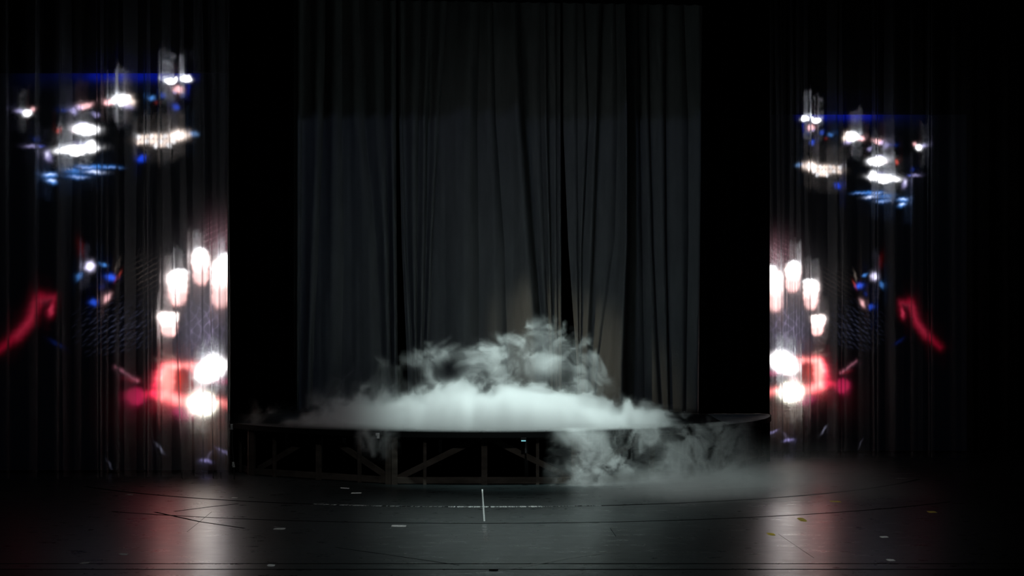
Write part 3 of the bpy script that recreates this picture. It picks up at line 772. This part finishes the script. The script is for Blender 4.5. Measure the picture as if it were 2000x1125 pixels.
def fog_object(name, mn, mx, res, fn, m, label):
    ax = [np.linspace(mn[i], mx[i], res[i], dtype=np.float32) for i in range(3)]
    Xg, Yg, Zg = np.meshgrid(*ax, indexing='ij')
    d = fn(Xg, Yg, Zg).astype(np.float32).ravel()
    me = bpy.data.meshes.new(name)
    me.vertices.add(d.size)
    me.vertices.foreach_set('co', np.stack([Xg.ravel(), Yg.ravel(), Zg.ravel()], -1).ravel())
    a = me.attributes.new('fog', 'FLOAT', 'POINT'); a.data.foreach_set('value', d)
    me.materials.append(m); me.update()
    o = bpy.data.objects.new(name, me); C.objects.link(o)
    ng = bpy.data.node_groups.new(name + '_density', 'GeometryNodeTree')
    ng.interface.new_socket('Geometry', in_out='INPUT', socket_type='NodeSocketGeometry')
    ng.interface.new_socket('Geometry', in_out='OUTPUT', socket_type='NodeSocketGeometry')
    N = ng.nodes.new; L = ng.links.new
    gi = N('NodeGroupInput'); go = N('NodeGroupOutput')
    pos = N('GeometryNodeInputPosition'); sep = N('ShaderNodeSeparateXYZ'); L(pos.outputs[0], sep.inputs[0])
    def math_(op, a, b):
        q = N('ShaderNodeMath'); q.operation = op
        for i, v in enumerate((a, b)):
            if isinstance(v, (int, float)): q.inputs[i].default_value = v
            elif v is not None: L(v, q.inputs[i])
        return q.outputs[0]
    ids = []
    for i in range(3):
        t = math_('SUBTRACT', sep.outputs[i], float(mn[i]))
        t = math_('MULTIPLY', t, float((res[i] - 1) / (mx[i] - mn[i])))
        t = math_('ROUND', t, None); t = math_('MAXIMUM', t, 0.0); t = math_('MINIMUM', t, float(res[i] - 1))
        f2 = N('FunctionNodeFloatToInt'); L(t, f2.inputs[0]); ids.append(f2.outputs[0])
    def im(op, a, b):
        q = N('FunctionNodeIntegerMath'); q.operation = op
        for i, v in enumerate((a, b)):
            if isinstance(v, int): q.inputs[i].default_value = v
            else: L(v, q.inputs[i])
        return q.outputs[0]
    idx = im('ADD', im('MULTIPLY', im('ADD', im('MULTIPLY', ids[0], int(res[1])), ids[1]), int(res[2])), ids[2])
    na = N('GeometryNodeInputNamedAttribute'); na.data_type = 'FLOAT'; na.inputs['Name'].default_value = 'fog'
    si = N('GeometryNodeSampleIndex'); si.data_type = 'FLOAT'; si.domain = 'POINT'
    L(gi.outputs[0], si.inputs['Geometry']); L(na.outputs['Attribute'], si.inputs['Value']); L(idx, si.inputs['Index'])
    vc = N('GeometryNodeVolumeCube')
    L(si.outputs[0], vc.inputs['Density'])
    vc.inputs['Min'].default_value = mn; vc.inputs['Max'].default_value = mx
    for i, k in enumerate(('Resolution X', 'Resolution Y', 'Resolution Z')): vc.inputs[k].default_value = int(res[i])
    sm = N('GeometryNodeSetMaterial'); sm.inputs['Material'].default_value = m
    L(vc.outputs[0], sm.inputs[0]); L(sm.outputs[0], go.inputs[0])
    md = o.modifiers.new('fog', 'NODES'); md.node_group = ng
    tag(o, label, 'fog', kind='stuff')
    return o
def fog_material():
    m = bpy.data.materials.new('stage fog'); m.use_nodes = True
    nt = m.node_tree; nt.nodes.clear()
    out = nt.nodes.new('ShaderNodeOutputMaterial')
    at = nt.nodes.new('ShaderNodeAttribute'); at.attribute_name = 'density'
    vs = nt.nodes.new('ShaderNodeVolumeScatter'); vs.inputs['Color'].default_value = (0.97, 0.985, 0.98, 1)
    vs.inputs['Anisotropy'].default_value = 0.0
    nt.links.new(at.outputs['Fac'], vs.inputs['Density']); nt.links.new(vs.outputs[0], out.inputs['Volume'])
    return m
M['fog'] = fog_material()
def tab(px, pts, D=35.0):
    xs_ = [X_(p[0], D) for p in pts]; return np.interp(px, xs_, [p[1] for p in pts])
def tabz(px, pts, D=35.0):
    xs_ = [X_(p[0], D) for p in pts]; return np.interp(px, xs_, [Z_(p[1], D) - 1.0 for p in pts])
def deck_fog(X, Y, Z):
    h = Z - 1.0
    r = np.hypot(X - CX, Y - CD)
    Yq = Y * .22
    wx = fbm(X + 5, Yq, Z, 1.3, 3) - .5; wz = fbm(X, Yq + 9, Z + 4, 1.3, 3) - .5
    Xw = X + 1.0 * wx; Zw = Z + 1.0 * wz
    wx2 = fbm(Xw, Yq + 3, Zw, 3.4, 3) - .5; wz2 = fbm(Xw + 8, Yq, Zw, 3.4, 3) - .5
    Xw2 = Xw + 0.5 * wx2; Zw2 = Zw + 0.5 * wz2
    n_lo = fbm(Xw, Yq, Zw, 2.1, 4, .55)
    n_hi = fbm(Xw2, Yq, Zw2, 4.2, 5, .64)
    top = tabz(X, [(450, 835), (560, 822), (620, 803), (680, 788), (740, 774), (800, 778), (860, 768), (900, 764), (950, 774), (1000, 768), (1060, 768),
                   (1120, 780), (1160, 795), (1200, 806), (1240, 806), (1285, 800), (1320, 822), (1350, 832), (1400, 837), (1500, 840)])
    edge_n = (n_hi - .5) * 0.75 + (n_lo - .5) * 0.55
    dens = ss(-0.06, 0.30, top + .05 + edge_n - h)
    str_ = tab(X, [(440, 0), (520, .03), (580, .07), (640, .16), (700, .28), (800, .5), (900, .85), (960, 1), (1100, 1), (1200, .9), (1280, .6), (1330, .5), (1360, .3), (1400, .12), (1450, 0.03), (1480, 0)])
    dens = dens * str_ * 3.6 * (1 - 0.25 * ss(37.0, 38.8, Y))
    # rolling wisps above the blanket
    wt = tabz(X, [(560, 800), (620, 770), (660, 742), (700, 722), (740, 708), (790, 706), (820, 690), (860, 668), (920, 664), (970, 650), (1010, 640), (1060, 628),
                  (1100, 636), (1130, 655), (1160, 680), (1180, 705), (1195, 745), (1215, 785), (1240, 800), (1290, 780), (1320, 805), (1360, 828)], 35.4)
    ridge = 1 - np.abs(2 * n_hi - 1) * 2.6
    fil = (ss(0.45, 1.0, ridge) * 1.0 + .06) * (.1 + 1.1 * ss(.42, .60, n_lo)) + ss(0.50, 0.62, n_lo) * ss(.46, .60, n_hi) * 1.3 + .35 * ss(.5, .62, n_hi)
    env = ss(-0.06, 0.30, wt - .04 + (n_lo - .5) * 0.9 + (n_hi - .5) * .7 - h) * np.exp(-((Y - 35.4 - (wx2) * .8) / 0.34) ** 2)
    amp = tab(X, [(560, .4), (700, .7), (800, .75), (900, .85), (1080, 1.0), (1160, .9), (1200, .25), (1300, .35), (1360, 0)])
    wisp = fil * env * amp * 0.58 + env * amp * .16
    def hole(px, py, rx, ry, k):
        cx = X_(px, 35.4); cz = Z_(py, 35.4); s = 35.4 / F
        q = ((X - cx + wx * .4) / (rx * s)) ** 2 + ((Z - cz + wz * .4) / (ry * s)) ** 2
        return 1 - k * np.exp(-q * q)
    wisp = wisp * hole(882, 722, 36, 30, .95) * hole(808, 738, 26, 22, .8) * hole(1105, 715, 16, 34, .8) * hole(1180, 770, 22, 26, .8) \
        * hole(1040, 740, 60, 16, .55) * hole(760, 735, 30, 18, .6)
    def puff(px, py, rx, ry, k):
        cx = X_(px, 35.2); cz = Z_(py, 35.2); s = 35.2 / F
        q = ((X - cx + wx * .35) / (rx * s)) ** 2 + ((Z - cz + wz * .35) / (ry * s)) ** 2 + ((Y - 35.2) / .3) ** 2
        return 0.55 * k * np.exp(-q) * (0.1 + 1.8 * ss(.42, .60, n_hi))
    wisp = wisp + puff(960, 692, 42, 20, .9) + puff(1072, 702, 26, 24, 1.2) + puff(1130, 705, 22, 24, .6) + puff(870, 684, 34, 10, .7) + puff(735, 712, 12, 9, .4) \
        + puff(1085, 650, 34, 12, .22) + puff(1130, 750, 20, 20, .7)
    d = dens + wisp
    d = d * ss(0.0, 0.06, PR - 0.02 - r) * (h > 0.0) * ss(39.1, 38.6, Y)
    return np.where(d < 0.01, 0, d)
def spill_fog(X, Y, Z):
    r = np.hypot(X - CX, Y - CD); s = r - PR
    wx = fbm(X + 5, Y, Z, 1.5, 3) - .5; wz = fbm(X, Y + 9, Z + 4, 1.5, 3) - .5
    Xw = X + .9 * wx; Zw = Z + .9 * wz
    wx2 = fbm(Xw, Y + 3, Zw, 4.1, 3) - .5; wz2 = fbm(Xw + 8, Y, Zw, 4.1, 3) - .5
    n_lo = fbm(Xw, Y * .4, Zw, 2.4, 4, .55); n_hi = fbm(Xw + .35 * wx2, Y * .3, Zw + .35 * wz2, 5.0, 4, .62)
    rdg = 1 - np.abs(2 * n_hi - 1) * 2.6
    D0 = 33.0
    Xs = X + 0.25 * wx
    lean = Xs - (1 - Z) * 0.25
    st = tab(Xs, [(1060, 0), (1100, .25), (1125, .8), (1165, 1.0), (1210, .75), (1260, .6), (1330, .6), (1400, .6), (1450, .4), (1500, .12), (1540, 0)], D0) \
        + tab(Xs, [(690, 0), (708, .35), (722, .5), (735, .25), (765, .12), (785, 0)], D0) * ss(0.35, 0.8, Z)
    thick = 0.13 + 0.16 * (1 - Z)
    shell = np.exp(-((s - 0.10 - 0.12 * (1 - Z)) / thick) ** 2)
    fil = (ss(0.4, 1.0, rdg) * 1.3 + .06) * (.25 + 1.1 * ss(.4, .62, n_lo)) + ss(0.5, .62, n_lo) * ss(.42, .6, n_hi) * 1.2
    d = st * shell * fil * 2.6
    # dark pocket at the foot
    cx = X_(1215, 32.8); cz = Z_(942, 32.8)
    d = d * (1 - .9 * np.exp(-(((X - cx) / .5) ** 2 + ((Z - cz) / .16) ** 2) ** 1.5))
    # stream falling from the rim near the right frame
    def stream(pts, k, w_):
        best = np.full(X.shape, 1e9, np.float32)
        for (x0, y0, r0), (x1, y1, r1) in zip(pts[:-1], pts[1:]):
            ax_, az, bx, bz = X_(x0, D0), Z_(y0, D0), X_(x1, D0), Z_(y1, D0)
            vx, vz = bx - ax_, bz - az; L2 = vx * vx + vz * vz
            t = np.clip(((X + .12 * wx - ax_) * vx + (Z + .12 * wz - az) * vz) / L2, 0, 1)
            dd = np.hypot(X + .12 * wx + .1 * wx2 - ax_ - t * vx, Z + .12 * wz + .1 * wz2 - az - t * vz) / ((r0 + (r1 - r0) * t) * D0 / F)
            best = np.minimum(best, dd)
        return k * np.exp(-best ** 2) * np.exp(-((s - .12) / w_) ** 2)
    d = d + stream([(1120, 846, 18), (1165, 858, 18), (1180, 885, 14), (1158, 925, 8), (1140, 945, 6)], 3.6, .16) \
          + stream([(1090, 848, 10), (1108, 866, 7)], 1.6, .12) + stream([(1130, 880, 8), (1118, 915, 10), (1135, 945, 9)], .6, .14) \
          + stream([(1180, 890, 12), (1230, 925, 12), (1290, 950, 14)], .5, .16) + stream([(1290, 860, 22), (1340, 890, 14), (1360, 920, 12)], .6, .2) \
          + stream([(712, 846, 7), (722, 868, 6), (728, 890, 4)], 2.2, .12) + stream([(755, 850, 8), (752, 890, 7)], .7, .12)
    # thin blanket crawling over the floor
    hgt = 0.10 + .25 * (n_lo)
    fl = np.exp(-(Z / hgt) ** 2) * tab(X, [(1120, 0), (1240, .5), (1330, 1), (1440, 1), (1520, .6), (1640, .35), (1760, .1), (1850, 0)], 32.0) \
        * ss(29.6, 31.3, Y + .8 * (n_lo - .5)) * (.25 + 1.2 * n_hi)
    d = d + fl * 1.1
    d = d + np.exp(-(Z / .5) ** 2) * tab(X, [(1400, 0), (1500, 1), (1620, 1), (1750, 0)], 34.0) * ss(31.5, 33, Y) * .16 * (.3 + n_lo)
    d = np.where((s < 0.01), 0, d)
    return np.where(d < 0.008, 0, d)
fog_object('platform_fog', (-6.2, 33.0, 1.0), (5.0, 39.1, 3.5), (390, 110, 90), deck_fog, M['fog'],
           'thick pale fog blanket with rolling wisps on the round platform')
fog_object('spilling_fog', (-3.4, 29.2, 0.0), (8.0, 36.0, 1.06), (400, 120, 40), spill_fog, M['fog'],
           'thin fog spilling over the platform rim onto the stage floor')
